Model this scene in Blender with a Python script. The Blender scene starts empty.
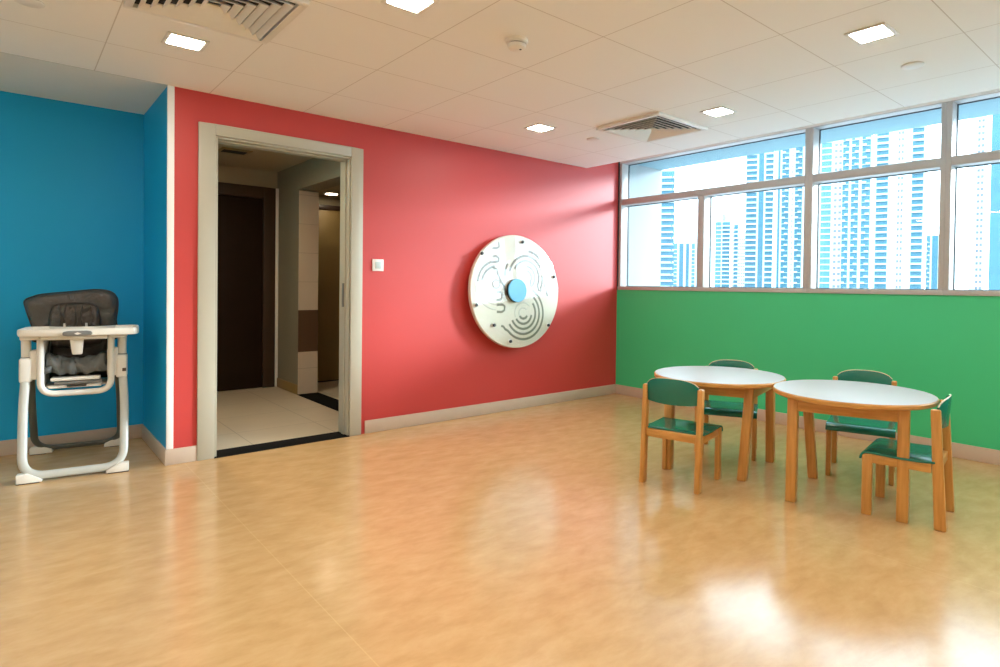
import bpy, bmesh, math, random
from mathutils import Vector, Matrix
random.seed(7)
SC = bpy.context.scene
COL = SC.collection
PI = math.pi

# ------------------------------------------------------------------ camera
cam_d = bpy.data.cameras.new('camera')
cam_d.sensor_width = 36.0
cam_d.lens = 604.0157 / 1000 * 36.0
cam_d.shift_x = -0.04606
cam_d.shift_y = -0.03860
cam_d.clip_start = 0.05
cam_d.clip_end = 3000
cam = bpy.data.objects.new('camera', cam_d)
COL.objects.link(cam)
F = Vector((0.66416578, 0.74744758, -0.01435062)).normalized()
R = Vector((0.74758532, -0.6640456, 0.01263415))
R = (R - F * R.dot(F)).normalized()
U = R.cross(F)
M4 = Matrix((R, U, -F)).transposed().to_4x4()
M4.translation = Vector((0, 0, 1.1564))
cam.matrix_world = M4
SC.camera = cam

# ------------------------------------------------------------------ world, light, exposure
w = bpy.data.worlds.new('world')
SC.world = w
w.use_nodes = True
wn = w.node_tree.nodes
wn.clear()
wo = wn.new('ShaderNodeOutputWorld')
wb = wn.new('ShaderNodeBackground')
wb.inputs['Color'].default_value = (0.76, 0.915, 1.0, 1)
wb.inputs['Strength'].default_value = 5.0
w.node_tree.links.new(wb.outputs[0], wo.inputs[0])
LAMP = 72.0           # brightness of each ceiling downlight's diffuser
# low hazy sun from the right beyond the window wall
sun_d = bpy.data.lights.new('sun', 'SUN')
sun_d.energy = 3.0
sun_d.angle = math.radians(10)
sun_d.color = (0.97, 0.98, 1.0)
sun = bpy.data.objects.new('sun', sun_d)
COL.objects.link(sun)
sun.rotation_euler = Vector((1.6, -1.0, 0.45)).to_track_quat('Z', 'Y').to_euler()

vs = SC.view_settings
vs.view_transform = 'Standard'
vs.look = 'None'
vs.gamma = 1.0
vs.use_curve_mapping = False
vs.exposure = 0.84
SC.cycles.use_denoising = True
SC.cycles.max_bounces = 12
SC.cycles.diffuse_bounces = 6
SC.cycles.transparent_max_bounces = 12
SC.cycles.sample_clamp_indirect = 8.0

# ------------------------------------------------------------------ materials
def srgb(r, g, b):
    def f(c):
        c /= 255.0
        return c / 12.92 if c <= 0.04045 else ((c + 0.055) / 1.055) ** 2.4
    return (f(r), f(g), f(b), 1)

def new_mat(name):
    m = bpy.data.materials.new(name)
    m.use_nodes = True
    n = m.node_tree.nodes
    return m, n, m.node_tree.links, n['Principled BSDF']

def mat(name, col, rough=0.5, metal=0.0, var=0.04, scale=20.0, bump=0.0, spec=0.5, coat=0.0, emit=None, estr=0):
    m, n, l, b = new_mat(name)
    b.inputs['Roughness'].default_value = rough
    b.inputs['Metallic'].default_value = metal
    b.inputs['Specular IOR Level'].default_value = spec
    b.inputs['Coat Weight'].default_value = coat
    tc = n.new('ShaderNodeTexCoord')
    nz = n.new('ShaderNodeTexNoise')
    nz.inputs['Scale'].default_value = scale
    nz.inputs['Detail'].default_value = 4
    l.new(tc.outputs['Object'], nz.inputs['Vector'])
    mx = n.new('ShaderNodeMix')
    mx.data_type = 'RGBA'
    mx.inputs[6].default_value = tuple(c * (1 - var) for c in col[:3]) + (1,)
    mx.inputs[7].default_value = tuple(min(1, c * (1 + var)) for c in col[:3]) + (1,)
    l.new(nz.outputs['Fac'], mx.inputs[0])
    l.new(mx.outputs[2], b.inputs['Base Color'])
    if bump:
        bp = n.new('ShaderNodeBump')
        bp.inputs['Strength'].default_value = bump
        bp.inputs['Distance'].default_value = 0.025
        l.new(nz.outputs['Fac'], bp.inputs['Height'])
        l.new(bp.outputs[0], b.inputs['Normal'])
    if emit:
        b.inputs['Emission Color'].default_value = emit
        b.inputs['Emission Strength'].default_value = estr
    return m

def grid_mat(name, col, line, ox, oy, sx, sy, wid, rough=0.6, var=0.02, nscale=3.0, axes='XY', spec=0.5):
    """plain surface with thin joint lines on a regular grid"""
    m, n, l, b = new_mat(name)
    b.inputs['Roughness'].default_value = rough
    b.inputs['Specular IOR Level'].default_value = spec
    tc = n.new('ShaderNodeTexCoord')
    sp = n.new('ShaderNodeSeparateXYZ')
    l.new(tc.outputs['Object'], sp.inputs[0])
    def mth(op, a, bb):
        q = n.new('ShaderNodeMath')
        q.operation = op
        for i, v in ((0, a), (1, bb)):
            if isinstance(v, (int, float)):
                q.inputs[i].default_value = v
            elif v is not None:
                l.new(v, q.inputs[i])
        return q.outputs[0]
    masks = []
    for ax, o, s in ((axes[0], ox, sx), (axes[1], oy, sy)):
        t = mth('DIVIDE', mth('SUBTRACT', sp.outputs[ax], o), s)
        fr = mth('FRACT', mth('ADD', t, 1000.5), None)
        d = mth('ABSOLUTE', mth('SUBTRACT', fr, 0.5), None)
        masks.append(mth('LESS_THAN', d, wid / s / 2))
    msk = mth('MAXIMUM', masks[0], masks[1])
    nz = n.new('ShaderNodeTexNoise')
    nz.inputs['Scale'].default_value = nscale
    nz.inputs['Detail'].default_value = 5
    l.new(tc.outputs['Object'], nz.inputs['Vector'])
    mx = n.new('ShaderNodeMix'); mx.data_type = 'RGBA'
    mx.inputs[6].default_value = tuple(c * (1 - var) for c in col[:3]) + (1,)
    mx.inputs[7].default_value = tuple(min(1, c * (1 + var)) for c in col[:3]) + (1,)
    l.new(nz.outputs['Fac'], mx.inputs[0])
    m2 = n.new('ShaderNodeMix'); m2.data_type = 'RGBA'
    l.new(msk, m2.inputs[0])
    l.new(mx.outputs[2], m2.inputs[6])
    m2.inputs[7].default_value = line
    l.new(m2.outputs[2], b.inputs['Base Color'])
    return m

def wood_mat(name, col, dark, rough=0.35, stretch=(1, 1, 0.08), scale=60):
    m, n, l, b = new_mat(name)
    b.inputs['Roughness'].default_value = rough
    tc = n.new('ShaderNodeTexCoord')
    mp = n.new('ShaderNodeMapping')
    mp.inputs['Scale'].default_value = stretch
    l.new(tc.outputs['Object'], mp.inputs[0])
    nz = n.new('ShaderNodeTexNoise')
    nz.inputs['Scale'].default_value = scale
    nz.inputs['Detail'].default_value = 6
    l.new(mp.outputs[0], nz.inputs['Vector'])
    rp = n.new('ShaderNodeValToRGB')
    rp.color_ramp.elements[0].position = 0.35
    rp.color_ramp.elements[0].color = dark
    rp.color_ramp.elements[1].position = 0.62
    rp.color_ramp.elements[1].color = col
    l.new(nz.outputs['Fac'], rp.inputs[0])
    l.new(rp.outputs[0], b.inputs['Base Color'])
    return m

def floor_mat():
    m, n, l, b = new_mat('vinyl_floor')
    b.inputs['Roughness'].default_value = 0.19
    b.inputs['Specular IOR Level'].default_value = 0.8
    tc = n.new('ShaderNodeTexCoord')
    mp = n.new('ShaderNodeMapping')
    mp.inputs['Rotation'].default_value = (0, 0, 0.5)
    mp.inputs['Scale'].default_value = (1.0, 2.0, 1)
    l.new(tc.outputs['Object'], mp.inputs[0])
    nz = n.new('ShaderNodeTexNoise')
    nz.inputs['Scale'].default_value = 6.5
    nz.inputs['Detail'].default_value = 9
    nz.inputs['Roughness'].default_value = 0.62
    nz.inputs['Distortion'].default_value = 0.2
    l.new(mp.outputs[0], nz.inputs['Vector'])
    rp = n.new('ShaderNodeValToRGB')
    e = rp.color_ramp.elements
    e[0].position = 0.30; e[0].color = (0.55, 0.335, 0.14, 1)
    e[1].position = 0.70; e[1].color = (0.67, 0.44, 0.215, 1)
    k = e.new(0.5); k.color = (0.615, 0.388, 0.174, 1)
    l.new(nz.outputs['Fac'], rp.inputs[0])
    # welded joint running along the room
    sp = n.new('ShaderNodeSeparateXYZ')
    l.new(tc.outputs['Object'], sp.inputs[0])
    def mth(op, a, bb):
        q = n.new('ShaderNodeMath'); q.operation = op
        for i, v in ((0, a), (1, bb)):
            if isinstance(v, (int, float)): q.inputs[i].default_value = v
            elif v is not None: l.new(v, q.inputs[i])
        return q.outputs[0]
    t = mth('FRACT', mth('ADD', mth('DIVIDE', mth('SUBTRACT', sp.outputs['X'], 0.835), 2.0), 100.5), None)
    msk = mth('LESS_THAN', mth('ABSOLUTE', mth('SUBTRACT', t, 0.5), None), 0.001)
    mx = n.new('ShaderNodeMix'); mx.data_type = 'RGBA'
    l.new(mth('MULTIPLY', msk, 0.22), mx.inputs[0])
    l.new(rp.outputs[0], mx.inputs[6])
    mx.inputs[7].default_value = (0.85, 0.62, 0.30, 1)
    l.new(mx.outputs[2], b.inputs['Base Color'])
    bp = n.new('ShaderNodeBump')
    bp.inputs['Strength'].default_value = 0.03
    bp.inputs['Distance'].default_value = 0.004
    n2 = n.new('ShaderNodeTexNoise'); n2.inputs['Scale'].default_value = 9
    l.new(tc.outputs['Object'], n2.inputs['Vector'])
    l.new(n2.outputs['Fac'], bp.inputs['Height'])
    l.new(bp.outputs[0], b.inputs['Normal'])
    return m

def clear_mat(name, tint, refl, rough):
    """thin clear sheet: lets light straight through and mirrors a little of it"""
    m, n, l, b = new_mat(name)
    n.remove(b)
    out = n['Material Output']
    tr = n.new('ShaderNodeBsdfTransparent')
    tr.inputs[0].default_value = tint
    gl = n.new('ShaderNodeBsdfGlossy')
    gl.inputs['Roughness'].default_value = rough
    ms = n.new('ShaderNodeMixShader')
    ms.inputs[0].default_value = refl
    l.new(tr.outputs[0], ms.inputs[1])
    l.new(gl.outputs[0], ms.inputs[2])
    l.new(ms.outputs[0], out.inputs[0])
    return m

M = dict(
    red=mat('red_paint', (0.53, 0.046, 0.040), 0.48, var=0.02, scale=3, spec=0.5),
    blue=mat('blue_paint', (0.006, 0.38, 0.72), 0.5, var=0.02, scale=3, spec=0.3),
    green=mat('green_paint', (0.055, 0.58, 0.25), 0.45, var=0.02, scale=3),
    cream=mat('cream_paint', (0.78, 0.74, 0.66), 0.6, var=0.02, scale=3),
    white=mat('white_paint', (0.86, 0.86, 0.84), 0.45, var=0.01),
    ceiling=grid_mat('ceiling_tiles', (0.87, 0.86, 0.83), (0.61, 0.57, 0.52, 1), 0.37, 2.645, 0.6, 0.6, 0.005, 0.7, var=0.01),
    soffit=mat('plaster_soffit', (0.74, 0.73, 0.68), 0.8, var=0.02),
    floor=floor_mat(),
    tile=grid_mat('corridor_floor_tile', (0.62, 0.52, 0.38), (0.36, 0.29, 0.20, 1), 0.1, 5.03, 0.6, 0.6, 0.006, 0.3, var=0.08, nscale=4),
    base=mat('skirting_vinyl', (0.58, 0.46, 0.36), 0.4, var=0.03),
    frame=mat('window_frame_metal', (0.47, 0.455, 0.44), 0.4, var=0.02),
    gasket=mat('black_gasket', (0.03, 0.05, 0.06), 0.5),
    glass=clear_mat('window_glass', (0.92, 0.975, 1.0, 1), 0.03, 0.02), acrylic=clear_mat('clear_acrylic', (0.98, 0.99, 0.98, 1), 0.07, 0.03),
    casing=mat('door_casing_paint', (0.46, 0.435, 0.345), 0.4, var=0.02),
    dark_door=mat('dark_wood_door', (0.018, 0.008, 0.004), 0.5, var=0.2, scale=10, spec=0.2),
    dark_frame=mat('brown_door_frame', (0.045, 0.022, 0.010), 0.4, var=0.1),
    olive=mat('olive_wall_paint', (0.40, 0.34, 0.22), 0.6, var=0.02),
    olive_d=mat('dark_olive_paint', (0.25, 0.22, 0.15), 0.6, var=0.02),  # darker olive tone, used on the corridor's right wall
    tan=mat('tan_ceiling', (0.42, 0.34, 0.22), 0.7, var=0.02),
    panel=mat('ochre_panel', (0.30, 0.20, 0.07), 0.5, var=0.05),
    walltile=grid_mat('beige_wall_tile', (0.62, 0.50, 0.36), (0.42, 0.33, 0.22, 1), 2.0, 0.27, 0.6, 0.30, 0.004, 0.3, var=0.05, axes='XZ'),
    darktile=mat('brown_wall_tile', (0.11, 0.06, 0.03), 0.3),
    mat_black=mat('black_threshold', (0.008, 0.007, 0.006), 0.9, var=0.3, scale=200, spec=0.1),
    beech=wood_mat('beech_wood', (0.66, 0.33, 0.085, 1), (0.54, 0.25, 0.055, 1)),
    beech_h=wood_mat('beech_rail', (0.66, 0.33, 0.085, 1), (0.54, 0.25, 0.055, 1), stretch=(0.15, 0.15, 1)),
    ply_edge=mat('pale_ply_edge', (0.70, 0.55, 0.34), 0.4),
    green_lam=mat('green_laminate', (0.008, 0.165, 0.115), 0.2, var=0.08, scale=60),
    table_top=mat('pale_laminate', (0.42, 0.365, 0.37), 0.3, var=0.015, scale=40),
    plastic_w=mat('white_plastic', (0.78, 0.76, 0.70), 0.35, var=0.01),
    tube_l=mat('pale_grey_tube', (0.50, 0.51, 0.47), 0.3, var=0.02),
    tube_d=mat('dark_grey_tube', (0.10, 0.11, 0.10), 0.35, var=0.03),
    grey_p=mat('grey_plastic', (0.16, 0.16, 0.15), 0.4),
    black_p=mat('black_plastic', (0.012, 0.012, 0.013), 0.4),
    vinyl_pad=mat('dark_vinyl', (0.070, 0.062, 0.055), 0.26, var=0.25, scale=7, bump=1.0),
    vinyl_in=mat('brown_vinyl', (0.075, 0.060, 0.048), 0.34, var=0.25, scale=14, bump=1.0),
    piping=mat('black_piping', (0.012, 0.010, 0.010), 0.4),
    disc=mat('cream_board', (0.70, 0.655, 0.575), 0.35, var=0.01),
    groove=mat('grey_groove', (0.20, 0.18, 0.15), 0.6),
    groove_p=mat('pale_groove', (0.58, 0.56, 0.51), 0.6),
    cap_blue=mat('blue_cap', (0.10, 0.40, 0.66), 0.35),
    vent_w=mat('vent_white', (0.78, 0.76, 0.72), 0.45),
    vent_d=mat('vent_dark', (0.015, 0.016, 0.018), 0.8),
    lamp=mat('lamp_diffuser', (0.9, 0.9, 0.9), 0.5, emit=(1.0, 0.94, 0.84, 1), estr=LAMP),
    lamp_dim=mat('far_lamp', (0.9, 0.9, 0.9), 0.5, emit=(1.0, 0.84, 0.60, 1), estr=22.0),
    lamp_fill=mat('corridor_fill_lamp', (0.9, 0.9, 0.9), 0.5, emit=(1.0, 0.80, 0.54, 1), estr=320.0),  # glow of the unseen lamp added in the corridor
    switch=mat('switch_plate', (0.74, 0.72, 0.68), 0.3),
    rocker=mat('switch_rocker', (0.50, 0.60, 0.58), 0.25),
    t_white=mat('tower_white', (0.42, 0.47, 0.49), 0.7, var=0.03, scale=0.2),
    t_glass=mat('tower_glass', (0.045, 0.125, 0.165), 0.5, var=0.25, scale=0.35, spec=0.2),
    t_glass_p=mat('tower_glass_pale', (0.065, 0.155, 0.22), 0.5, var=0.2, scale=0.5, spec=0.2),
    t_dark=mat('tower_window', (0.10, 0.11, 0.13), 0.5),
    ext=mat('exterior_render', (0.30, 0.33, 0.335), 0.8, var=0.02),
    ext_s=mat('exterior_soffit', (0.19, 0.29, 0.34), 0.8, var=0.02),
    ground=mat('city_ground', (0.30, 0.33, 0.36), 0.9, var=0.2, scale=0.02),
)

# ------------------------------------------------------------------ mesh helpers
class MB:
    def __init__(s):
        s.bm = bmesh.new()
    def box(s, x0, x1, y0, y1, z0, z1, rot=None, at=None):
        vs_ = [s.bm.verts.new(Vector(p)) for p in ((x0, y0, z0), (x1, y0, z0), (x1, y1, z0), (x0, y1, z0),
                                                    (x0, y0, z1), (x1, y0, z1), (x1, y1, z1), (x0, y1, z1))]
        if rot or at:
            for v in vs_:
                p = v.co
                if rot: p = rot @ p
                if at: p = p + Vector(at)
                v.co = p
        for f in ((3, 2, 1, 0), (4, 5, 6, 7), (0, 1, 5, 4), (1, 2, 6, 5), (2, 3, 7, 6), (3, 0, 4, 7)):
            s.bm.faces.new([vs_[i] for i in f])
        return s
    def hexa(s, bot, top):
        """solid between a bottom quad and a top quad (counter-clockwise from above)"""
        a = [s.bm.verts.new(Vector(p)) for p in bot]
        b = [s.bm.verts.new(Vector(p)) for p in top]
        s.bm.faces.new(a[::-1]); s.bm.faces.new(b)
        for i in range(4):
            j = (i + 1) % 4
            s.bm.faces.new((a[i], a[j], b[j], b[i]))
        return s
    def loft(s, rings, cap=True, closed=False):
        rr = [[s.bm.verts.new(Vector(p)) for p in ring] for ring in rings]
        k = len(rr[0])
        n = len(rr)
        for i in range(n if closed else n - 1):
            a, b = rr[i], rr[(i + 1) % n]
            for j in range(k):
                jj = (j + 1) % k
                s.bm.faces.new((a[j], a[jj], b[jj], b[j]))
        if cap and not closed:
            s.bm.faces.new(rr[0][::-1]); s.bm.faces.new(rr[-1])
        return s
    def cyl(s, c, r, h, axis='Z', n=32, r2=None):
        r2 = r if r2 is None else r2
        rings = []
        for rad, d in ((r, 0), (r2, h)):
            ring = []
            for i in range(n):
                a = 2 * PI * i / n
                u, v = rad * math.cos(a), rad * math.sin(a)
                p = {'Z': (u, v, d), 'Y': (u, d, -v), 'X': (d, u, v)}[axis]
                ring.append(Vector(c) + Vector(p))
            rings.append(ring)
        return s.loft(rings)
    def lathe(s, c, prof, n=40, axis='Z'):
        rings = []
        for rad, d in prof:
            ring = []
            for i in range(n):
                a = 2 * PI * i / n
                u, v = rad * math.cos(a), rad * math.sin(a)
                p = {'Z': (u, v, d), 'Y': (u, d, -v)}[axis]
                ring.append(Vector(c) + Vector(p))
            rings.append(ring)
        return s.loft(rings)
    def tube(s, pts, r, n=12, closed=False, ry=None, up=(0, 0, 1)):
        pts = [Vector(p) for p in pts]
        N = len(pts)
        rings = []
        prev = None
        for i, p in enumerate(pts):
            a = pts[(i - 1) % N] if (closed or i > 0) else p
            b = pts[(i + 1) % N] if (closed or i < N - 1) else p
            t = (b - a).normalized()
            if prev is None:
                q = Vector(up)
                if abs(q.dot(t)) > 0.95: q = Vector((1, 0, 0)) if abs(t.x) < 0.9 else Vector((0, 1, 0))
                q = (q - t * q.dot(t)).normalized()
            else:
                q = (prev - t * prev.dot(t)).normalized()
            prev = q
            o = t.cross(q)
            rr = ry if ry else r
            rings.append([p + q * (rr * math.cos(2 * PI * k / n)) + o * (r * math.sin(2 * PI * k / n)) for k in range(n)])
        return s.loft(rings, closed=closed)
    def prism(s, outline, d0, d1, plane='XY'):
        """outline extruded along the third axis"""
        def P(u, v, d):
            return {'XY': (u, v, d), 'XZ': (u, d, v), 'YZ': (d, u, v)}[plane]
        return s.loft([[P(u, v, d0) for u, v in outline], [P(u, v, d1) for u, v in outline]])
    def build(s, name, m, parent=None, bevel=0.0, seg=2, smooth=True, subsurf=0):
        bmesh.ops.remove_doubles(s.bm, verts=s.bm.verts, dist=1e-6)
        bmesh.ops.recalc_face_normals(s.bm, faces=s.bm.faces)
        me = bpy.data.meshes.new(name)
        s.bm.to_mesh(me); s.bm.free()
        me.materials.append(m)
        o = bpy.data.objects.new(name, me)
        COL.objects.link(o)
        if parent is not None: o.parent = parent
        if bevel:
            md = o.modifiers.new('bevel', 'BEVEL')
            md.width = bevel; md.segments = seg; md.limit_method = 'ANGLE'; md.angle_limit = math.radians(40)
        if subsurf:
            md = o.modifiers.new('sub', 'SUBSURF'); md.levels = subsurf; md.render_levels = subsurf
        if smooth:
            for p in me.polygons: p.use_smooth = True
            if not subsurf:
                md = o.modifiers.new('split', 'EDGE_SPLIT'); md.split_angle = math.radians(38)
        return o

def smooth_path(pts, n=8, closed=False):
    """Catmull-Rom through the points"""
    P = [Vector(p) for p in pts]
    N = len(P)
    out = []
    rng = N if closed else N - 1
    for i in range(rng):
        p0 = P[(i - 1) % N] if (closed or i > 0) else P[i]
        p1 = P[i]; p2 = P[(i + 1) % N]
        p3 = P[(i + 2) % N] if (closed or i < N - 2) else P[(i + 1) % N]
        for k in range(n):
            t = k / n
            out.append(0.5 * ((2 * p1) + (p2 - p0) * t + (2 * p0 - 5 * p1 + 4 * p2 - p3) * t * t + (3 * p1 - p0 - 3 * p2 + p3) * t ** 3))
    if not closed: out.append(P[-1])
    return out

def fillet(pts, r, n=6):
    """polyline with rounded corners"""
    P = [Vector(p) for p in pts]
    out = [P[0]]
    for i in range(1, len(P) - 1):
        a = (P[i - 1] - P[i]); b = (P[i + 1] - P[i])
        d = min(r, a.length * 0.49, b.length * 0.49)
        s, e = P[i] + a.normalized() * d, P[i] + b.normalized() * d
        for k in range(n + 1):
            t = k / n
            out.append((1 - t) ** 2 * s + 2 * t * (1 - t) * P[i] + t * t * e)
    out.append(P[-1])
    return out

def empty(name, loc, rz=0.0):
    o = bpy.data.objects.new(name, None)
    COL.objects.link(o)
    o.location = loc; o.rotation_euler = (0, 0, rz)
    o.empty_display_size = 0.1
    return o

def tag(o, label=None, cat=None, group=None, kind=None):
    if label: o['label'] = label
    if cat: o['category'] = cat
    if group: o['group'] = group
    if kind: o['kind'] = kind
    return o

def struct(o):
    o['kind'] = 'structure'
    return o

def copy_tree(o, parent=None):
    c = o.copy(); COL.objects.link(c)
    if parent is not None: c.parent = parent
    for ch in list(o.children): copy_tree(ch, c)
    return c

# ------------------------------------------------------------------ room shell
H = 2.379            # ceiling
YR = 4.402           # red wall
XG = 4.942           # window wall
XC = 0.740           # outer corner of the red wall
YB = 5.31            # back of the blue recess
XL = -2.6
YF = -2.6
XE = 4.450           # edge of the ceiling panels before the windows
HB = 0.100           # skirting

struct(MB().box(XL - .2, XG + .2, YF - .2, YR + .005, -.1, 0).box(XL - .2, XC, YR + .005, YB + .2, -.1, 0).build('floor', M['floor'], smooth=False))
struct(MB().box(XL - .2, XE, YF - .2, YR, H, H + .25)
       .box(XE, XG + .2, YF - .2, YR + .16, 2.525, H + .25).build('ceiling', M['ceiling'], smooth=False))
struct(MB().box(XL - .2, XC + .1, YR + .003, YB + .2, H + .002, H + .25).build('ceiling_recess', M['soffit'], smooth=False))
# red wall with the doorway cut out
DX0, DX1, DZ = 1.005, 1.932, 2.118
struct(MB().box(XC + .012, DX0, YR, YR + .17, 0, 2.63).box(DX1, XG + .2, YR, YR + .17, 0, 2.63)
       .box(DX0, DX1, YR, YR + .17, DZ, 2.63).build('wall_back', M['red'], smooth=False))
struct(MB().box(XC, XC + .09, YR + .012, YB + .1, 0, 2.63).build('wall_recess_side', M['blue'], smooth=False))
struct(MB().box(XL - .2, XC, YB, YB + .1, 0, 2.63).build('wall_recess_back', M['blue'], smooth=False))
struct(MB().box(XL - .2, XL, YF - .2, YB + .1, 0, 2.63).build('wall_left', M['cream'], smooth=False))
struct(MB().box(XL - .2, XG + .2, YF - .2, YF, 0, 2.63).build('wall_front', M['cream'], smooth=False))
SILL = 1.128
struct(MB().box(XG, XG + .2, YF - .2, YR, -.1, SILL).build('wall_right', M['green'], smooth=False))
struct(MB().box(XG, XG + .135, YF - .2, YR, 2.494, 2.63).build('wall_above_window', M['white'], smooth=False))
# white corner bead on the outer corner
struct(MB().box(XC - .004, XC + .034, YR - .004, YR + .012, HB, H).build('trim_1', M['white'], bevel=.002))

struct(MB().box(XL, XC, YR - .003, YR + .004, H - .0012, H + .01).build('trim_8', M['groove_p'], smooth=False))
# skirtings
struct(MB().box(DX1 + .118, XG, YR - .012, YR, 0, HB).box(XC - .012, .905, YR - .012, YR, 0, HB).build('baseboard_back', M['base'], bevel=.004))
struct(MB().box(XG - .012, XG, YF, YR - .012, 0, HB).build('baseboard_right', M['base'], bevel=.004))
struct(MB().box(XC - .012, XC, YR, YB - .012, 0, HB).build('baseboard_recess_side', M['base'], bevel=.004))
struct(MB().box(XL, XC, YB - .012, YB, 0, HB).build('baseboard_recess_back', M['base'], bevel=.004))

# ------------------------------------------------------------------ windows
GX = XG + .115        # plane of the glass
FR = M['frame']
Z0, Z1, ZT0, ZT1 = SILL + .037, 2.455, 2.040, 2.105
bays = [(2.311, 4.385, 3.350), (1.331, 2.311, None), (.351, 1.331, None), (-.629, .351, None), (-1.609, -.629, None), (-2.59, -1.609, None)]
for i, (y0, y1, mid) in enumerate(bays):
    root = empty('window_%d' % (i + 1), (XG, (y0 + y1) / 2, SILL))
    struct(root)
    cy, cz = (y0 + y1) / 2, SILL
    left = .030 if i == 0 else .034
    b = MB()
    b.box(-.012, .135, y0 - cy, y1 - cy, 0, Z0 - cz)                       # sill rail
    b.box(0, .135, y0 - cy, y1 - cy, 2.490 - cz, 2.4945 - cz)              # head
    b.box(0, .135, y0 - cy, y0 + .034 - cy, Z0 - cz, 2.4905 - cz)          # jambs
    b.box(0, .135, y1 - left - cy, y1 - cy, Z0 - cz, 2.4905 - cz)
    b.box(0.001, .135, y0 + .034 - cy, y1 - left - cy, ZT0 - cz, ZT1 - cz)  # transom
    if mid:
        b.box(0.001, .135, mid - .036 - cy, mid + .036 - cy, Z0 - cz, ZT0 - cz)
    b.build('frame', FR, root, bevel=.003)
    cells = [(y0 + .034, y1 - left, ZT1, 2.490)]
    if mid: cells += [(y0 + .034, mid - .036, Z0, ZT0), (mid + .036, y1 - left, Z0, ZT0)]
    else: cells += [(y0 + .034, y1 - left, Z0, ZT0)]
    for (a, c, e, f) in cells:
        p = MB().box(GX - XG, GX - XG + .008, a - cy, c - cy, e - cz, f - cz).build('pane', M['glass'], root, smooth=False)
        g = MB()
        t = .006
        x0, x1 = GX - XG - .006, GX - XG + .012
        g.box(x0, x1, a - cy, a + t - cy, e - cz, f - cz).box(x0, x1, c - t - cy, c - cy, e - cz, f - cz)
        g.box(x0, x1, a + t - cy, c - t - cy, e - cz, e + t - cz).box(x0, x1, a + t - cy, c - t - cy, f - t - cz, f - cz)
        g.build('gasket', M['gasket'], root, smooth=False)
# black strip standing for the dark gap between red wall and first frame
struct(MB().box(XG - .004, XG + .13, 4.385, YR, SILL, 2.52).build('trim_2', M['gasket'], smooth=False))
# the building's own outside: side fin and overhanging slab
struct(MB().box(XG + .136, 5.645, 4.360, 4.62, -1.0, 2.75).build('wall_outside', M['ext'], smooth=False))
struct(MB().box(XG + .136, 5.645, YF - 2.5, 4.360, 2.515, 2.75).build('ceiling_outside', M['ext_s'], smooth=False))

# ------------------------------------------------------------------ doorway and the corridor beyond
door = struct(empty('door_1', (1.4525, YR, 0)))
cx = 1.4525
CS = M['casing']
b = MB()
b.box(.905 - cx, 1.004 - cx, -.018, .0, 0, 2.183).box(1.925 - cx, 2.018 - cx, -.018, .0, 0, 2.183)
b.box(1.004 - cx, 1.925 - cx, -.018, .0, 2.112, 2.183)
b.build('casing', CS, door, bevel=.004)
b = MB()
b.box(1.004 - cx, 1.022 - cx, .0, .17, 0, 2.112).box(1.915 - cx, 1.932 - cx, .0, .17, 0, 2.112).box(1.022 - cx, 1.915 - cx, .0, .17, 2.098, 2.112)
b.box(1.022 - cx, 1.032 - cx, .05, .10, 0, 2.098).box(1.905 - cx, 1.915 - cx, .05, .10, 0, 2.098).box(1.032 - cx, 1.905 - cx, .05, .10, 2.088, 2.098)
b.build('door_lining', CS, door, bevel=.003)
MB().box(1.898 - cx, 1.906 - cx, .055, .085, .98, 1.16).build('strike_plate', M['grey_p'], door, bevel=.002)
struct(MB().box(1.004, 1.925, YR - .02, YR + .165, -.09, .006).build('trim_3', M['mat_black'], bevel=.002))

CH = 2.39
YK = 7.05
XW = 2.235
struct(MB().box(.60, 4.1, YR + .165, 7.4, -.1, -.0005).build('floor_corridor', M['tile'], smooth=False))
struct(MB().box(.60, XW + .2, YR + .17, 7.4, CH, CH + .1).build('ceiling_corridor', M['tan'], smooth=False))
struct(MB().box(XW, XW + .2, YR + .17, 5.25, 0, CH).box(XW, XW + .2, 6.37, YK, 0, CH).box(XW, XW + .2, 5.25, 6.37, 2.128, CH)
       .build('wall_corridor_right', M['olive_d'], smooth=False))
struct(MB().box(.60, .83, YB + .1, 7.4, 0, CH).build('wall_corridor_left', M['olive'], smooth=False))
struct(MB().box(.60, 4.1, YK, YK + .2, 0, CH).build('wall_corridor_back', M['olive'], smooth=False))
struct(MB().box(XW - .012, XW, 6.37, YK - .03, 0, .10).build('baseboard_corridor', M['panel'], bevel=.003))
# pier end of the opening, tiled
struct(MB().box(XW - .002, XW + .2, 6.360, 6.370, 0, .442).box(XW - .002, XW + .2, 6.360, 6.370, .876, 2.110).build('trim_4', M['walltile'], smooth=False))
struct(MB().box(XW - .003, XW + .201, 6.3595, 6.370, .442, .876).build('trim_5', M['darktile'], smooth=False))
struct(MB().box(XW - .01, XW + .205, 5.25, 6.36, -.02, .004).build('trim_6', M['mat_black'], smooth=False))
# small room past the opening
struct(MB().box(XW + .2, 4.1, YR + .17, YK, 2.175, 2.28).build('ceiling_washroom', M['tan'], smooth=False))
struct(MB().box(4.0, 4.1, YR + .17, YK, 0, 2.2).build('wall_washroom', M['olive'], smooth=False))
d3 = struct(empty('door_3', (3.0, YK, 0)))
MB().box(-.56, .60, -.03, -.001, .012, 2.02).build('leaf', M['panel'], d3, bevel=.003)
MB().box(-.565, .66, -.045, -.001, 2.02, 2.075).build('head_rail', M['dark_frame'], d3, bevel=.003)
MB().box(-.56, .60, -.028, -.001, 0, .012).build('bottom_seal', M['black_p'], d3)
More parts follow.
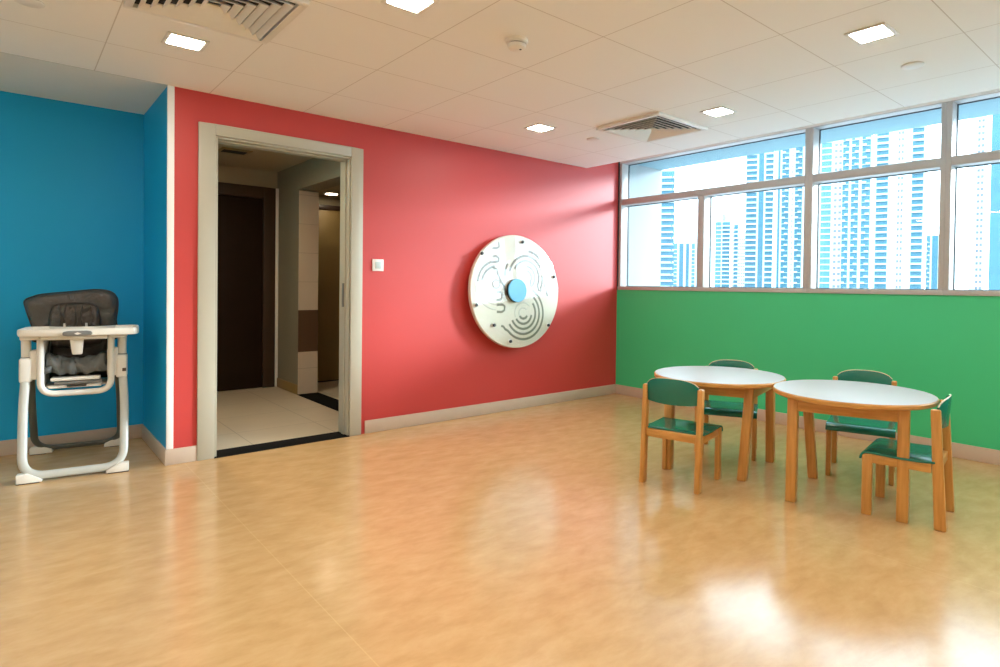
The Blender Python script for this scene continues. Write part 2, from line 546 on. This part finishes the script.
# dark door at the end of the corridor
d2 = struct(empty('door_2', (1.62, YK, 0)))
MB().box(-.48, .46, -.02, -.001, .005, 2.075).build('leaf', M['dark_door'], d2, bevel=.003)
b = MB()
b.box(.46, .585, -.045, -.001, 0, 2.200).box(-.60, -.48, -.045, -.001, 0, 2.200).box(-.48, .46, -.045, -.001, 2.075, 2.200)
b.build('door_frame', M['dark_frame'], d2, bevel=.004)
struct(MB().box(2.205, 2.232, YK - .06, YK - .001, 0, 2.200).build('trim_7', M['cream'], bevel=.002))

v = tag(empty('ceiling_vent', (1.58, 6.22, CH)), 'small dark slotted vent in the corridor ceiling beyond the doorway', 'vent')
MB().box(-.13, .13, -.13, .13, -.008, 0).build('frame', M['panel'], v, bevel=.003)
MB().box(-.10, .10, -.06, .06, -.011, -.007).build('slot', M['vent_d'], v)
v = tag(empty('ceiling_light', (2.715, 6.72, 2.175)), 'small round downlight in the washroom ceiling seen through the doorway', 'light')
MB().lathe((0, 0, 0), [(.085, 0), (.085, -.008), (.066, -.012), (.066, 0)]).build('trim_ring', M['white'], v)
MB().cyl((0, 0, -.010), .066, .006).build('diffuser', M['lamp_dim'], v)
v = tag(empty('ceiling_light', (1.05, 5.3, CH)), 'unseen fill downlight added to the corridor ceiling just left of the doorway view', 'light')  # no lamp is visible here; added to brighten the corridor
MB().lathe((0, 0, 0), [(.085, 0), (.085, -.008), (.066, -.012), (.066, 0)]).build('trim_ring', M['white'], v)
MB().cyl((0, 0, -.010), .066, .006).build('diffuser', M['lamp_fill'], v)

# ------------------------------------------------------------------ ceiling fittings
def downlight(x, y, label):
    t = tag(empty('ceiling_light', (x, y, H)), label, 'light', 'square ceiling downlights')
    return t
dl = downlight(.67, 3.545, 'square lit downlight in ceiling above the doorway and blue corner')
b = MB()
b.box(-.092, .092, -.092, -.074, -.006, 0).box(-.092, .092, .074, .092, -.006, 0).box(-.092, -.074, -.074, .074, -.006, 0).box(.074, .092, -.074, .074, -.006, 0)
b.build('frame', M['vent_w'], dl, bevel=.002)
MB().box(-.070, .070, -.070, .070, -.004, -.001).build('diffuser', M['lamp'], dl, smooth=False)
for x, y, lab in ((1.29, 2.36, 'square lit downlight cut by the top edge of the picture, left of the smoke detector'),
                  (3.065, 3.54, 'small square lit downlight nearest the red wall, left of the ceiling air diffuser'),
                  (3.665, 2.355, 'square lit downlight between the ceiling air diffuser and the windows'),
                  (3.07, 1.145, 'largest square lit downlight, at upper right of the ceiling'),
                  (-1.73, 3.545, 'square fill downlight added outside the picture, above the blue recess'),  # from here on: unseen downlights added to raise the room's light level
                  (-1.13, 2.36, 'square fill downlight added outside the picture, near the left wall'),
                  (.67, 1.145, 'square fill downlight added outside the picture, right above the viewpoint'),
                  (-1.73, 1.145, 'square fill downlight added outside the picture, left of the viewpoint'),
                  (1.27, -.05, 'square fill downlight added outside the picture, right of the viewpoint'),
                  (3.67, -.05, 'square fill downlight added outside the picture, beside the far windows'),
                  (-1.13, -.05, 'square fill downlight added outside the picture, behind and left of the viewpoint'),
                  (.67, -1.25, 'square fill downlight added outside the picture, near the wall behind the viewpoint'),
                  (3.07, -1.25, 'square fill downlight added outside the picture, in the corner behind the viewpoint')):
    c = copy_tree(dl); c.location = (x, y, H); c['label'] = lab

def diffuser(x, y, label, vane=.033):
    """square four-way diffuser: nested vanes flare outwards from dark slots"""
    t = tag(empty('air_diffuser', (x, y, H)), label, 'vent', 'square ceiling air diffusers')
    b = MB()
    o, i, dp = .297, .266, -.022
    b.box(-o, o, -o, -i, dp, 0).box(-o, o, i, o, dp, 0).box(-o, -i, -i, i, dp, 0).box(i, o, -i, i, dp, 0)
    b.build('frame', M['vent_w'], t, bevel=.002)
    MB().box(-i, i, -i, i, -.0025, -.0005).build('cavity', M['vent_d'], t, smooth=False)
    ring = lambda r, z: [(-r, -r, z), (r, -r, z), (r, r, z), (-r, r, z)]
    for k in range(6):
        s = i - .016 - k * .040
        q = max(s - vane, .004)
        MB().loft([ring(q, -.004), ring(s, -.0225), ring(s, -.0270), ring(q, -.0085)], closed=True).build('louvre', M['vent_w'], t, smooth=False)
    return t
diffuser(.67, 2.945, 'square slatted air diffuser at upper left of the ceiling, cut by the picture edge', .024)
diffuser(3.66, 2.93, 'square white louvred air diffuser with dark slots, near the windows')

sd = tag(empty('smoke_detector', (1.885, 2.365, H)), 'round white smoke detector in the middle of the ceiling', 'smoke detector')
MB().lathe((0, 0, 0), [(.056, 0), (.056, -.014), (.050, -.020), (.044, -.020)]).build('base', M['plastic_w'], sd)
MB().lathe((0, 0, 0), [(.040, -.018), (.040, -.026)]).build('sensor_gap', M['grey_p'], sd)
MB().lathe((0, 0, 0), [(.046, -.025), (.044, -.040), (.034, -.048), (.0, -.049)]).build('cover', M['plastic_w'], sd)
MB().cyl((.012, -.016, -.0505), .006, .003, n=12).build('indicator', M['black_p'], sd)
sp = tag(MB().lathe((0, 0, 0), [(.055, .0), (.055, -.005), (.050, -.008), (0.0, -.008)]).build('sprinkler_cover', M['vent_w']),
         'flat round cover plate in ceiling, right of the largest downlight', 'cover plate', 'round cover plates in the ceiling')
sp.location = (3.655, 1.150, H)
for x, y, lab in ((3.61, 3.50, 'small flat round cover plate in ceiling just behind the air diffuser by the red wall'),
                  (.065, 3.515, 'flat round cover plate in ceiling at the upper left picture corner')):
    c = sp.copy(); COL.objects.link(c); c.location = (x, y, H); c['label'] = lab

sw = tag(empty('light_switch', (2.148, YR, 1.304)), 'small white square light switch on the red wall right of the doorway', 'switch')
MB().box(-.047, .047, -.011, 0, -.046, .046).build('plate', M['switch'], sw, bevel=.004)
MB().box(-.024, .024, -.015, -.010, -.026, .026).build('rocker', M['rocker'], sw, bevel=.003)

# ------------------------------------------------------------------ wall maze disc
dz = tag(empty('maze_board', (3.472, YR - .030, 1.103)), 'round white maze board with grooved tracks and blue centre on the red wall', 'wall toy')
dz.rotation_euler = (math.radians(-3.0), 0, 0)
RD = .516
MB().lathe((0, 0, 0), [(.42, -.001), (.42, -.02), (RD - .01, -.022), (RD, -.030), (RD, -.058), (RD - .006, -.064), (0, -.064)], n=96, axis='Y').build('board', M['disc'], dz)
def arc(c, r, a0, a1, n=30):
    return [(c[0] + r * math.cos(math.radians(a0 + (a1 - a0) * k / n)), c[1] + r * math.sin(math.radians(a0 + (a1 - a0) * k / n))) for k in range(n + 1)]
def groove(path, m='groove', r=.011):
    pts = [(u, -.0642, v) for u, v in path]
    return MB().tube(pts, r, n=8, ry=.0018, up=(0, -1, 0)).build('groove', M[m], dz)
A = (.070, -.200)
groove(arc(A, .240, 62, -140) + [(-.145, -.340), (-.165, -.315), (-.19, -.31)])
groove(arc(A, .192, 50, -150))
groove(arc(A, .145, 38, -155))
groove(arc(A, .098, -12, -150))
groove(arc(A, .050, -30, -150))
groove(arc(A, .050, 330, 40), 'groove_p', .008)
groove(arc(A, .098, 40, 200), 'groove_p', .007)
B = (.112, .128)
a2 = arc(B, .200, 165, -28)
a3 = arc(B, .155, -28, 150)
groove(a2 + [(B[0] + .178, B[1] - .125), (B[0] + .150, B[1] - .115)] + a3)
groove(arc(B, .248, 82, 30))
groove(arc(B, .248, 178, 150))
groove(arc(B, .105, 85, -40) + [(B[0] + .060, B[1] - .085)] + arc(B, .064, -40, 80))
groove(arc(B, .030, 60, -60), 'groove_p', .008)
groove([(.345, .075), (.335, .045), (.352, .030), (.362, -.005), (.372, -.045)])
Cc = (-.235, .065)
for r in (.225, .180, .135, .090):
    groove(arc(Cc, r, 180, 268), 'groove_p', .009)
groove(arc(Cc, .20, 175, 120) + [(-.30, .255), (-.24, .262), (-.205, .268), (-.200, .295), (-.225, .312), (-.27, .310)])
groove(arc(Cc, .155, 170, 105) + [(-.245, .222)])
groove([(-.27, .385), (-.22, .385), (-.195, .40), (-.20, .44)])
groove([(-.265, .205), (-.225, .195), (-.215, .150), (-.180, .085), (-.150, .055), (-.135, .000), (-.125, -.040)])
groove(arc((-.235, .065), .038, 0, 350), 'groove', .008)
groove([(-.235, -.005), (-.195, -.005), (-.175, -.025), (-.175, -.055), (-.195, -.075), (-.235, -.078)])
groove([(-.235, -.120), (-.170, -.118), (-.145, -.135), (-.150, -.170), (-.180, -.185), (-.235, -.182)])
MB().lathe((0, 0, 0), [(.0, -.066), (RD - .008, -.066), (RD - .006, -.069), (RD - .010, -.0705), (.0, -.0705)], n=96, axis='Y').build('clear_cover', M['acrylic'], dz)
MB().lathe((-.024, 0, .006), [(.104, -.0706), (.104, -.098)], n=48, axis='Y').build('hub', M['black_p'], dz)
MB().lathe((-.024, 0, .006), [(.106, -.096), (.106, -.104), (.102, -.108), (0, -.108)], n=48, axis='Y').build('centre_cap', M['cap_blue'], dz)
for (u, q) in ((-.392, .330), (.068, .455), (.452, .140), (.366, -.322), (-.096, -.452), (-.462, -.120), (-.275, -.300)):
    w_ = MB().lathe((u, 0, q), [(.020, -.070), (.020, -.0725), (0, -.0725)], n=20, axis='Y').build('washer', M['vent_w'], dz)
    MB().lathe((u, 0, q), [(.015, -.0725), (.015, -.082), (.010, -.086), (0, -.086)], n=16, axis='Y').build('bolt_head', M['black_p'], w_)

# ------------------------------------------------------------------ round tables
def round_table(x, y, r, ang, legs, label):
    t = tag(empty('activity_table', (x, y, 0)), label, 'table', 'round beech tables')
    MB().lathe((0, 0, 0), [(0, .5985), (r - .006, .5985), (r - .006, .600), (0, .600)], n=96).build('laminate_surface', M['table_top'], t)
    MB().lathe((0, 0, 0), [(0, .572), (r - .008, .572), (r, .579), (r, .593), (r - .005, .5993), (r - .007, .5993), (r - .007, .5980), (0, .5980)], n=96).build('tabletop', M['beech_h'], t)
    base = Vector((x, y, 0))
    T = [Vector((tp[0], tp[1], 0)) - base for ft, tp in legs]
    for k in range(4):
        a, c = T[k], T[(k + 1) % 4]
        d = (c - a); L = d.length; d.normalize()
        rot = Matrix.Rotation(math.atan2(d.y, d.x), 3, 'Z')
        m_ = (a + c) / 2 + Vector((0, 0, .535)) + rot @ Vector((0, -.012, 0))
        MB().box(-L / 2 + .022, L / 2 - .022, -.010, .010, -.037, .037, rot=rot, at=m_).build('apron_rail', M['beech_h'], t, bevel=.002)
    for k, (ft, tp) in enumerate(legs):
        rot = Matrix.Rotation(ang, 3, 'Z')
        h = .0265
        sq = [rot @ Vector(q) for q in ((-h, -h, 0), (h, -h, 0), (h, h, 0), (-h, h, 0))]
        bot = Vector((ft[0], ft[1], 0)) - base
        MB().hexa([bot + q for q in sq], [T[k] + q + Vector((0, 0, .5725)) for q in sq]).build('leg', M['beech'], t, bevel=.006, seg=3)
    return t
# each leg: its foot and its head (a few stand slightly out of true)
round_table(3.441, 2.179, .410, math.radians(14),
            [((3.646, 2.454), (3.640, 2.450)), ((3.155, 2.352), (3.160, 2.350)), ((3.309, 1.920), (3.339, 1.893)), ((3.812, 2.007), (3.802, 2.011))],
            'round beech table farther from the viewer, with bluish white top, left of the other table')
round_table(3.478, 1.363, .407, math.radians(14),
            [((3.700, 1.668), (3.663, 1.701)), ((3.196, 1.559), (3.201, 1.557)), ((3.348, 1.057), (3.351, 1.059)), ((3.768, 1.183), (3.753, 1.193))],
            'nearer round beech table with creamy top, right of the other table')

# ------------------------------------------------------------------ chairs
def make_chair():
    t = empty('kids_chair', (0, 0, 0))
    W, D = .185, .175
    # rear posts: splayed backwards at the foot
    for s in (-1, 1):
        x0, x1 = sorted((s * W, s * (W - .030)))
        b = MB()
        b.hexa([(x0, -D - .022, 0), (x1, -D - .022, 0), (x1, -D + .030, 0), (x0, -D + .030, 0)],
               [(x0, -D + .012, .582), (x1, -D + .012, .582), (x1, -D + .054, .582), (x0, -D + .054, .582)])
        b.build('rear_leg', M['beech'], t, bevel=.007, seg=3)
    for s in (-1, 1):
        x0, x1 = sorted((s * W, s * (W - .028)))
        MB().box(x0, x1, D - .048, D, 0, .318).build('front_leg', M['beech'], t, bevel=.006, seg=3)
        xa, xb = sorted((s * (W - .004), s * (W - .024)))
        MB().box(xa, xb, -D + .045, D - .044, .272, .318).build('side_rail', M['beech_h'], t, bevel=.002)
    MB().box(-W + .029, W - .029, -D + .012, -D + .032, .274, .318).build('rear_rail', M['beech_h'], t, bevel=.002)
    # seat: moulded ply with a front edge that rolls down
    prof = [(-D + .030, .331), (-.08, .326), (.0, .325), (.08, .328), (.135, .330), (.160, .327), (.178, .318), (.186, .302), (.188, .288)]
    th = .011
    def seat(bw, inset, z_in):
        b = MB()
        rings = []
        for i, (y, z) in enumerate(prof):
            j = min(i + 1, len(prof) - 1); k = max(i - 1, 0)
            tn = Vector((prof[j][0] - prof[k][0], prof[j][1] - prof[k][1])).normalized()
            nv = Vector((-tn.y, tn.x))
            a = Vector((y, z)); c = a - nv * th
            rings.append([(-bw, a.x, a.y), (bw, a.x, a.y), (bw, c.x, c.y), (-bw, c.x, c.y)])
        return b.loft(rings)
    seat(W + .004, 0, 0).build('seat', M['green_lam'], t, bevel=.003)
    # backrest: curved ply panel between the posts
    n = 16
    outer = []
    for i in range(n + 1):
        u = -1 + 2 * i / n
        outer.append(u)
    bwid = W - .027
    b = MB()
    rings = []
    for u in outer:
        x = u * bwid
        yb = -D + .028 - .030 * (1 - u * u)
        top = .590 + .040 * (1 - abs(u) ** 3.0) ** 0.7
        bot = .488 - .010 * (1 - u * u)
        lean = .012
        rings.append([(x, yb - lean * (top - .48) / .15, top), (x, yb + .012 - lean * (top - .48) / .15, top), (x, yb + .012, bot), (x, yb, bot)])
    b.loft(rings)
    br = b.build('backrest', M['green_lam'], t, bevel=.002)
    e = MB()
    pts = []
    for u in outer:
        x = u * bwid
        top = .5905 + .040 * (1 - abs(u) ** 3.0) ** 0.7
        yb = -D + .034 - .030 * (1 - u * u) - .012 * (top - .48) / .15
        pts.append((x, yb, top))
    e.tube(pts, .0032, n=8)
    tag(e.build('edge_trim', M['ply_edge'], br), 'pale plywood edge')
    return t
ch = make_chair()
chairs = [
    (3.027, 2.160, 13, 'beech chair with green seat nearest the centre of the room, its back to the viewer'),
    (3.808, 2.318, 208, 'beech chair with green seat behind the farther table, mostly hidden by its top'),
    (4.020, 1.510, 197, 'beech chair with green seat behind the nearer table, against the green wall'),
    (3.503, 1.090, 99, 'beech chair with green seat at far right, side on, beside the nearer table'),
]
for i, (x, y, a, lab) in enumerate(chairs):
    c = ch if i == 0 else copy_tree(ch)
    c.location = (x, y, 0)
    c.rotation_euler = (0, 0, math.radians(a - 90))
    tag(c, lab, 'chair', 'green seated beech chairs')

# ------------------------------------------------------------------ high chair in the blue recess
hc = tag(empty('high_chair', (.325, 4.82, 0), math.radians(-9)), 'white and grey folding high chair with dark vinyl seat in the blue recess', 'high chair')
# local x to the viewer's right, local y away from the viewer
fl = fillet([(-.236, -.10, .64), (-.238, -.20, .40), (-.222, -.345, .035), (.252, -.345, .035), (.250, -.20, .40), (.232, -.10, .64)], .11, 8)
MB().tube(fl, .023, n=14, ry=.015, up=(0, 1, 0)).build('front_frame', M['tube_l'], hc)
rl_ = fillet([(-.218, -.08, .64), (-.240, .10, .40), (-.258, .365, .035), (.205, .365, .035), (.212, .10, .40), (.205, -.08, .64)], .12, 8)
MB().tube(rl_, .020, n=14, ry=.014, up=(0, 1, 0)).build('rear_frame', M['tube_d'], hc)
# feet: wedge caps at the corners of the loops
def foot(x, y, s, big):
    b = MB()
    L = .115 if big else .10
    hgt = .055 if big else .065
    xs = [x, x - s * L]
    out = [(x, 0.004), (x - s * L, .004), (x - s * L * .95, .020), (x - s * .05, hgt), (x, hgt)]
    b.prism(out, y - .026, y + .026, 'XZ')
    o = b.build('foot', M['plastic_w'], hc, bevel=.004)
    MB().box(min(x, x - s * L * .9), max(x, x - s * L * .9), y - .024, y + .024, 0, .005).build('rubber_pad', M['black_p'], o)
foot(-.244, -.350, -1, True); foot(.278, -.350, 1, True)
def rear_foot(x, y, s):
    o = MB().prism([(x + s * .045, .004), (x - s * .075, .004), (x - s * .07, .028), (x - s * .01, .060), (x + s * .045, .045)], y - .026, y + .026, 'XZ').build('foot', M['plastic_w'], hc, bevel=.004)
    MB().box(x - .04, x + .04, y - .02, y + .02, 0, .005).build('rubber_pad', M['black_p'], o)
rear_foot(-.240, .365, -1); rear_foot(.185, .365, 1)
# side columns with the height adjusters
for s in (-1, 1):
    xc = -.236 if s < 0 else .232
    o = MB().box(xc - .029, xc + .029, -.155, -.055, .545, .690).build('height_slider', M['plastic_w'], hc, bevel=.012, seg=3)
    MB().tube([(xc, -.105, .688), (xc + s * .002, -.105, .835)], .024, n=18).build('upper_post', M['plastic_w'], hc)
    MB().tube([(xc, -.105, .686), (xc, -.105, .694)], .0265, n=18).build('collar', M['grey_p'], hc)
    # bracket joining the slider to the seat shell
    xa, xb = sorted((xc + (-s) * .02, xc - s * .075))
    MB().box(xa, xb, -.150, -.070, .560, .735).build('bracket', M['plastic_w'], hc, bevel=.01, seg=3)
MB().box(.236, .256, -.159, -.154, .585, .606).build('release_button', M['vinyl_in'], hc, bevel=.002)
# seat shell: a white rounded frame open to the front
fr_ = fillet([(-.165, -.15, .82), (-.165, -.15, .470), (.178, -.15, .470), (.178, -.15, .82)], .075, 8)
MB().tube(fr_, .018, n=12, ry=.022, up=(0, 1, 0)).build('seat_shell', M['plastic_w'], hc)
sh = MB()
sh.box(-.150, .163, -.10, .16, .500, .515)
sh.box(-.165, -.150, -.13, .16, .50, .80).box(.163, .178, -.13, .16, .50, .80)
sh.build('seat_tub', M['plastic_w'], hc, bevel=.01, seg=3)
MB().box(-.118, .122, -.165, -.09, .545, .566).build('footrest_bar', M['plastic_w'], hc, bevel=.006)
MB().box(-.100, .135, -.166, -.10, .522, .541).build('footrest_grip', M['grey_p'], hc, bevel=.006)
MB().box(-.130, .130, -.150, -.10, .500, .519).build('leg_rest', M['plastic_w'], hc, bevel=.006)
MB().box(-.04, .055, -.168, -.145, .508, .516).build('slot', M['black_p'], hc)
# cushions
def pillow(outline, y0, y1, puff, folds=.008):
    """closed outline in local x-z lofted into a soft cushion between y0 (front) and y1"""
    cxm = sum(p[0] for p in outline) / len(outline); czm = sum(p[1] for p in outline) / len(outline)
    P = smooth_path([(p[0], 0, p[1]) for p in outline], 5, closed=True)
    b = MB()
    def ring(s, y):
        # soft folds run outwards from the middle of the cushion
        amp = folds * max(0, 1 - abs(s - .72) / .30)
        out_ = []
        for p in P:
            an = math.atan2(p.z - czm, p.x - cxm)
            wv = math.sin(9 * an + 3 * s) * .6 + math.sin(15 * an - 5 * s + 1) * .4
            out_.append((cxm + (p.x - cxm) * s, y + amp * wv, czm + (p.z - czm) * s))
        return out_
    ym = (y0 + y1) / 2
    seq = [(.25, y0 - puff * .25), (.45, y0 - puff * .2), (.62, y0 - puff * .1), (.74, y0), (.84, y0 + (ym - y0) * .08), (.94, y0 + (ym - y0) * .35), (1.0, ym), (.95, y1 - (y1 - ym) * .3), (.80, y1), (.3, y1)]
    b.loft([ring(s, y) for s, y in seq])
    return b, P
out = [(-.205, .76), (-.235, .85), (-.272, .985), (-.272, 1.028), (-.235, 1.050), (-.185, 1.066), (-.05, 1.082), (.07, 1.096), (.15, 1.088), (.190, 1.055), (.200, 1.00), (.190, .90), (.170, .76)]
b, P = pillow(out, .07, .155, .02)
pad = b.build('back_cushion', M['vinyl_pad'], hc)
MB().tube([(p.x, .112, p.z) for p in P], .005, n=8, closed=True).build('piping', M['piping'], pad)
inn = [(-.135, .74), (-.150, .86), (-.143, .955), (-.115, 1.000), (-.02, 1.010), (.07, 1.006), (.100, .965), (.108, .86), (.10, .74)]
b, P = pillow(inn, .030, .085, .012)
hp = b.build('head_cushion', M['vinyl_in'], hc)
MB().tube([(p.x, .056, p.z) for p in P], .004, n=8, closed=True).build('piping', M['piping'], hp)
for k, xx in enumerate((-.10, -.065, -.02, .02, .06)):
    MB().tube(smooth_path([(xx, .026, 1.0), (xx + .008 * (-1) ** k, .020, .93), (xx + .004, .022, .86)], 4), .006, n=8, ry=.003).build('crease', M['vinyl_in'], hp)
# seat cushion: front apron drapes down
prof = [(.07, .66, 0), (.02, .66, 0), (-.05, .675, 0), (-.10, .680, 0), (-.130, .665, 0), (-.142, .625, 0), (-.146, .585, 0)]
b = MB()
nx = 22
grid = []
for j, (y, z, _) in enumerate(prof):
    row = []
    for i in range(nx + 1):
        u = -1 + 2 * i / nx
        wob = .012 * math.sin(u * 8 + j * 1.3) + .009 * math.sin(u * 15 - j * 2)
        row.append((.006 + u * .146, y + wob * (1 if j > 1 else .4), z + .035 * u * u * (1 if j < 5 else .3) + .006 * math.sin(u * 13 + j)))
    grid.append(row)
vv = [[b.bm.verts.new(Vector(p)) for p in row] for row in grid]
for j in range(len(vv) - 1):
    for i in range(nx):
        b.bm.faces.new((vv[j][i], vv[j][i + 1], vv[j + 1][i + 1], vv[j + 1][i]))
sc_ = b.build('seat_cushion', mat('grey_vinyl', (0.11, 0.12, 0.12), 0.18, var=.3, scale=11, bump=1.0), hc)
md = sc_.modifiers.new('solid', 'SOLIDIFY'); md.thickness = .012
MB().box(-.150, .163, .075, .09, .52, .90).build('seat_back', M['vinyl_pad'], hc, bevel=.01)
for s in (-1, 1):
    x = -.146 if s < 0 else .158
    MB().prism([(-.11, .60), (.08, .60), (.08, .80), (.02, .80), (-.06, .70), (-.115, .675)], min(x, x - s * .014), max(x, x - s * .014), 'YZ').build('side_cushion', M['vinyl_pad'], hc, bevel=.006)
# tray
to = [(-.258, -.245), (-.252, -.275), (-.230, -.293), (.02, -.312), (.300, -.293), (.318, -.275), (.325, -.245), (.320, -.02), (.300, .015), (.20, .02), (.16, -.03), (.09, -.075), (-.04, -.075), (-.11, -.03), (-.15, .02), (-.24, .015), (-.255, -.02)]
b = MB()
def oring(s, z):
    return [(.025 + (p[0] - .025) * s, -.13 + (p[1] + .13) * s, z) for p in to]
b.loft([oring(.94, .826), oring(.985, .829), oring(1.0, .840), oring(1.0, .860), oring(.985, .868), oring(.955, .868), oring(.93, .850), oring(.5, .848)])
tr_ = b.build('tray', M['plastic_w'], hc)
MB().prism([(-.046, .842), (-.040, .830), (-.02, .826), (.07, .826), (.09, .830), (.096, .842), (.09, .854), (.07, .858), (-.02, .858), (-.04, .854)], -.322, -.285, 'XZ').build('tray_latch', M['grey_p'], tr_, bevel=.004)
MB().prism([(.010, .842), (.025, .835), (.045, .842), (.025, .849)], -.325, -.321, 'XZ').build('badge', M['vent_w'], tr_)
MB().prism([(-.155, .826), (-.155, .800), (.165, .800), (.165, .826)], -.24, -.05, 'XZ').build('tray_base', M['plastic_w'], hc, bevel=.006)
for s in (-1, 1):
    x = -.21 if s < 0 else .215
    MB().box(x - .045, x + .045, -.20, -.06, .800, .828).build('arm_rest', M['plastic_w'], hc, bevel=.008, seg=3)
MB().hexa([(-.012, -.19, .705), (.036, -.19, .705), (.036, -.15, .705), (-.012, -.15, .705)], [(-.022, -.215, .80), (.044, -.215, .80), (.044, -.17, .80), (-.022, -.17, .80)]).build('crotch_post', M['plastic_w'], hc, bevel=.006)
for x in (-.07, .04):
    MB().box(x - .006, x + .006, .015, .03, .845, .885).build('strap', M['vent_w'], hc, bevel=.002)

# ------------------------------------------------------------------ city outside the windows
struct(MB().box(5.7, 900, -600, 900, -42, -40).build('ground_outside', M['ground'], smooth=False))
FH = 2.75
def tower(bearing, dist, width, top, bays, label, steps=None):
    """front faces the room; bays = [(relative width, type)] from left to right as seen from the room"""
    a = math.radians(bearing)
    t = tag(empty('tower_block', (dist * math.cos(a), dist * math.sin(a), -40), a - PI / 2), label, 'building', 'tower blocks outside the windows')
    # local x to the viewer's right, local y away from the viewer
    Z = top + 40
    tot = sum(q[0] for q in bays)
    x = -width / 2
    b = MB()
    b.box(-width / 2, width / 2, .4, 9, 0, Z)
    if steps:
        for (u0, u1, dz_) in steps:
            b.box(-width / 2 + u0 * width, -width / 2 + u1 * width, 1.0, 7, Z, Z + dz_)
    b.build('facade', M['t_white'], t, smooth=False)
    nf = int(Z / FH)
    k0 = max(0, int(38 / FH))
    for (wr, ty) in bays:
        wd = wr / tot * width
        if ty in 'BZGPD':
            g = MB()
            m_ = 't_glass'
            if ty in 'BZG': g.box(x, x + wd, .1, .42, 0, Z - .6)
            if ty == 'P':
                m_ = 't_glass_p'; g.box(x, x + wd, .1, .42, 0, Z - .6)
            if ty == 'D':
                m_ = 't_dark'
                for f in range(k0, nf):
                    z = f * FH
                    g.box(x + wd * .10, x + wd * .42, .30, .41, z + .9, z + 2.1)
                    g.box(x + wd * .58, x + wd * .90, .30, .41, z + .9, z + 2.1)
            g.build('glazing', M[m_], t, smooth=False)
        if ty in 'BPZ':
            s = MB()
            for f in range(k0, nf):
                z = f * FH
                if ty == 'B':
                    s.box(x, x + wd, -.9, .12, z, z + .75)
                elif ty == 'P':
                    s.box(x, x + wd, -.15, .12, z, z + .55)
                else:
                    o = wd * (.42 if f % 2 else .0)
                    s.box(x + o, x + o + wd * .50, -.8, .12, z, z + .85)
                    s.box(x, x + wd, -.2, .12, z, z + .2)
            s.build('balcony_bands', M['t_white'], t, smooth=False)
        x += wd
    return t
tower(37.119, 280, 6.2, 54.6, [(10, 'B'), (3, 'Z')], 'slim blue banded tower beside the pale outside wall, leftmost in the windows')
tower(35.720, 450, 23.4, 34, [(2, 'W'), (3, 'G'), (2, 'W'), (4, 'P'), (2, 'W'), (4, 'G'), (2.5, 'W'), (3, 'G'), (2.5, 'W'), (3, 'P'), (2, 'W'), (2, 'G')],
      'low white tower with vertical blue stripes and posts on top, in leftmost lower pane',
      [(0.1, .16, 6), (.3, .36, 7), (.5, .56, 8), (.7, .76, 8), (.9, .96, 8), (.3, 1, 2.5)])
tower(32.161, 420, 9.6, 46, [(6, 'P'), (1.2, 'W'), (8, 'B')], 'two stepped short blue tower at left of the second lower pane', [(.42, 1, 4.5), (.5, .85, 6)])
tower(31.117, 420, 4.4, 44, [(2, 'W'), (1, 'D'), (4, 'B')], 'thin short tower with a spire beside the stepped blue tower', [(.32, .45, 10), (.4, 1, 2)])
tower(30.514, 520, 5.5, 44, [(3, 'D'), (4, 'D')], 'faint short white tower left of the tall banded tower', [(.3, 1, 4)])
tower(29.053, 330, 13.4, 98.2, [(11, 'B'), (2, 'W'), (5, 'G'), (2, 'W'), (8, 'B')], 'tall tower with two balcony columns around a plain blue strip')
tower(26.267, 330, 18.3, 101.7, [(4, 'W'), (2, 'G'), (2, 'W'), (7, 'Z'), (3, 'W'), (1.3, 'D'), (2, 'W'), (7, 'Z'), (4, 'W'), (7, 'P')], 'tall white tower with zigzag balconies left of the tall window post')
tower(22.424, 300, 23.6, 94.6, [(8, 'W'), (10, 'P'), (2, 'W'), (9, 'D'), (6, 'Z'), (2.5, 'W'), (7, 'Z'), (3, 'W'), (8, 'Z'), (2, 'W')], 'tall white and blue striped tower at the left of the third window')
tower(18.217, 300, 19.6, 95.6, [(3, 'W'), (12, 'B'), (9, 'W'), (7, 'D'), (8, 'W'), (11, 'B'), (3, 'W')], 'tall white tower with two blue banded columns in the third window')
tower(15.803, 450, 7.4, 36.5, [(4, 'Z'), (2, 'W'), (6, 'G'), (2, 'W')], 'low blue tower just left of the last tall window post', [(0, .3, 4), (.5, .6, 4)])
tower(12.971, 330, 5.4, 104.1, [(5, 'W'), (7, 'D'), (1, 'W')], 'slim white tower with rows of tiny dark windows, in the rightmost pane')
tower(10.60, 220, 12.2, 75, [(16, 'G'), (1, 'W'), (12, 'G'), (1, 'W'), (20, 'G')], 'broad plain blue glass tower at the right picture edge')
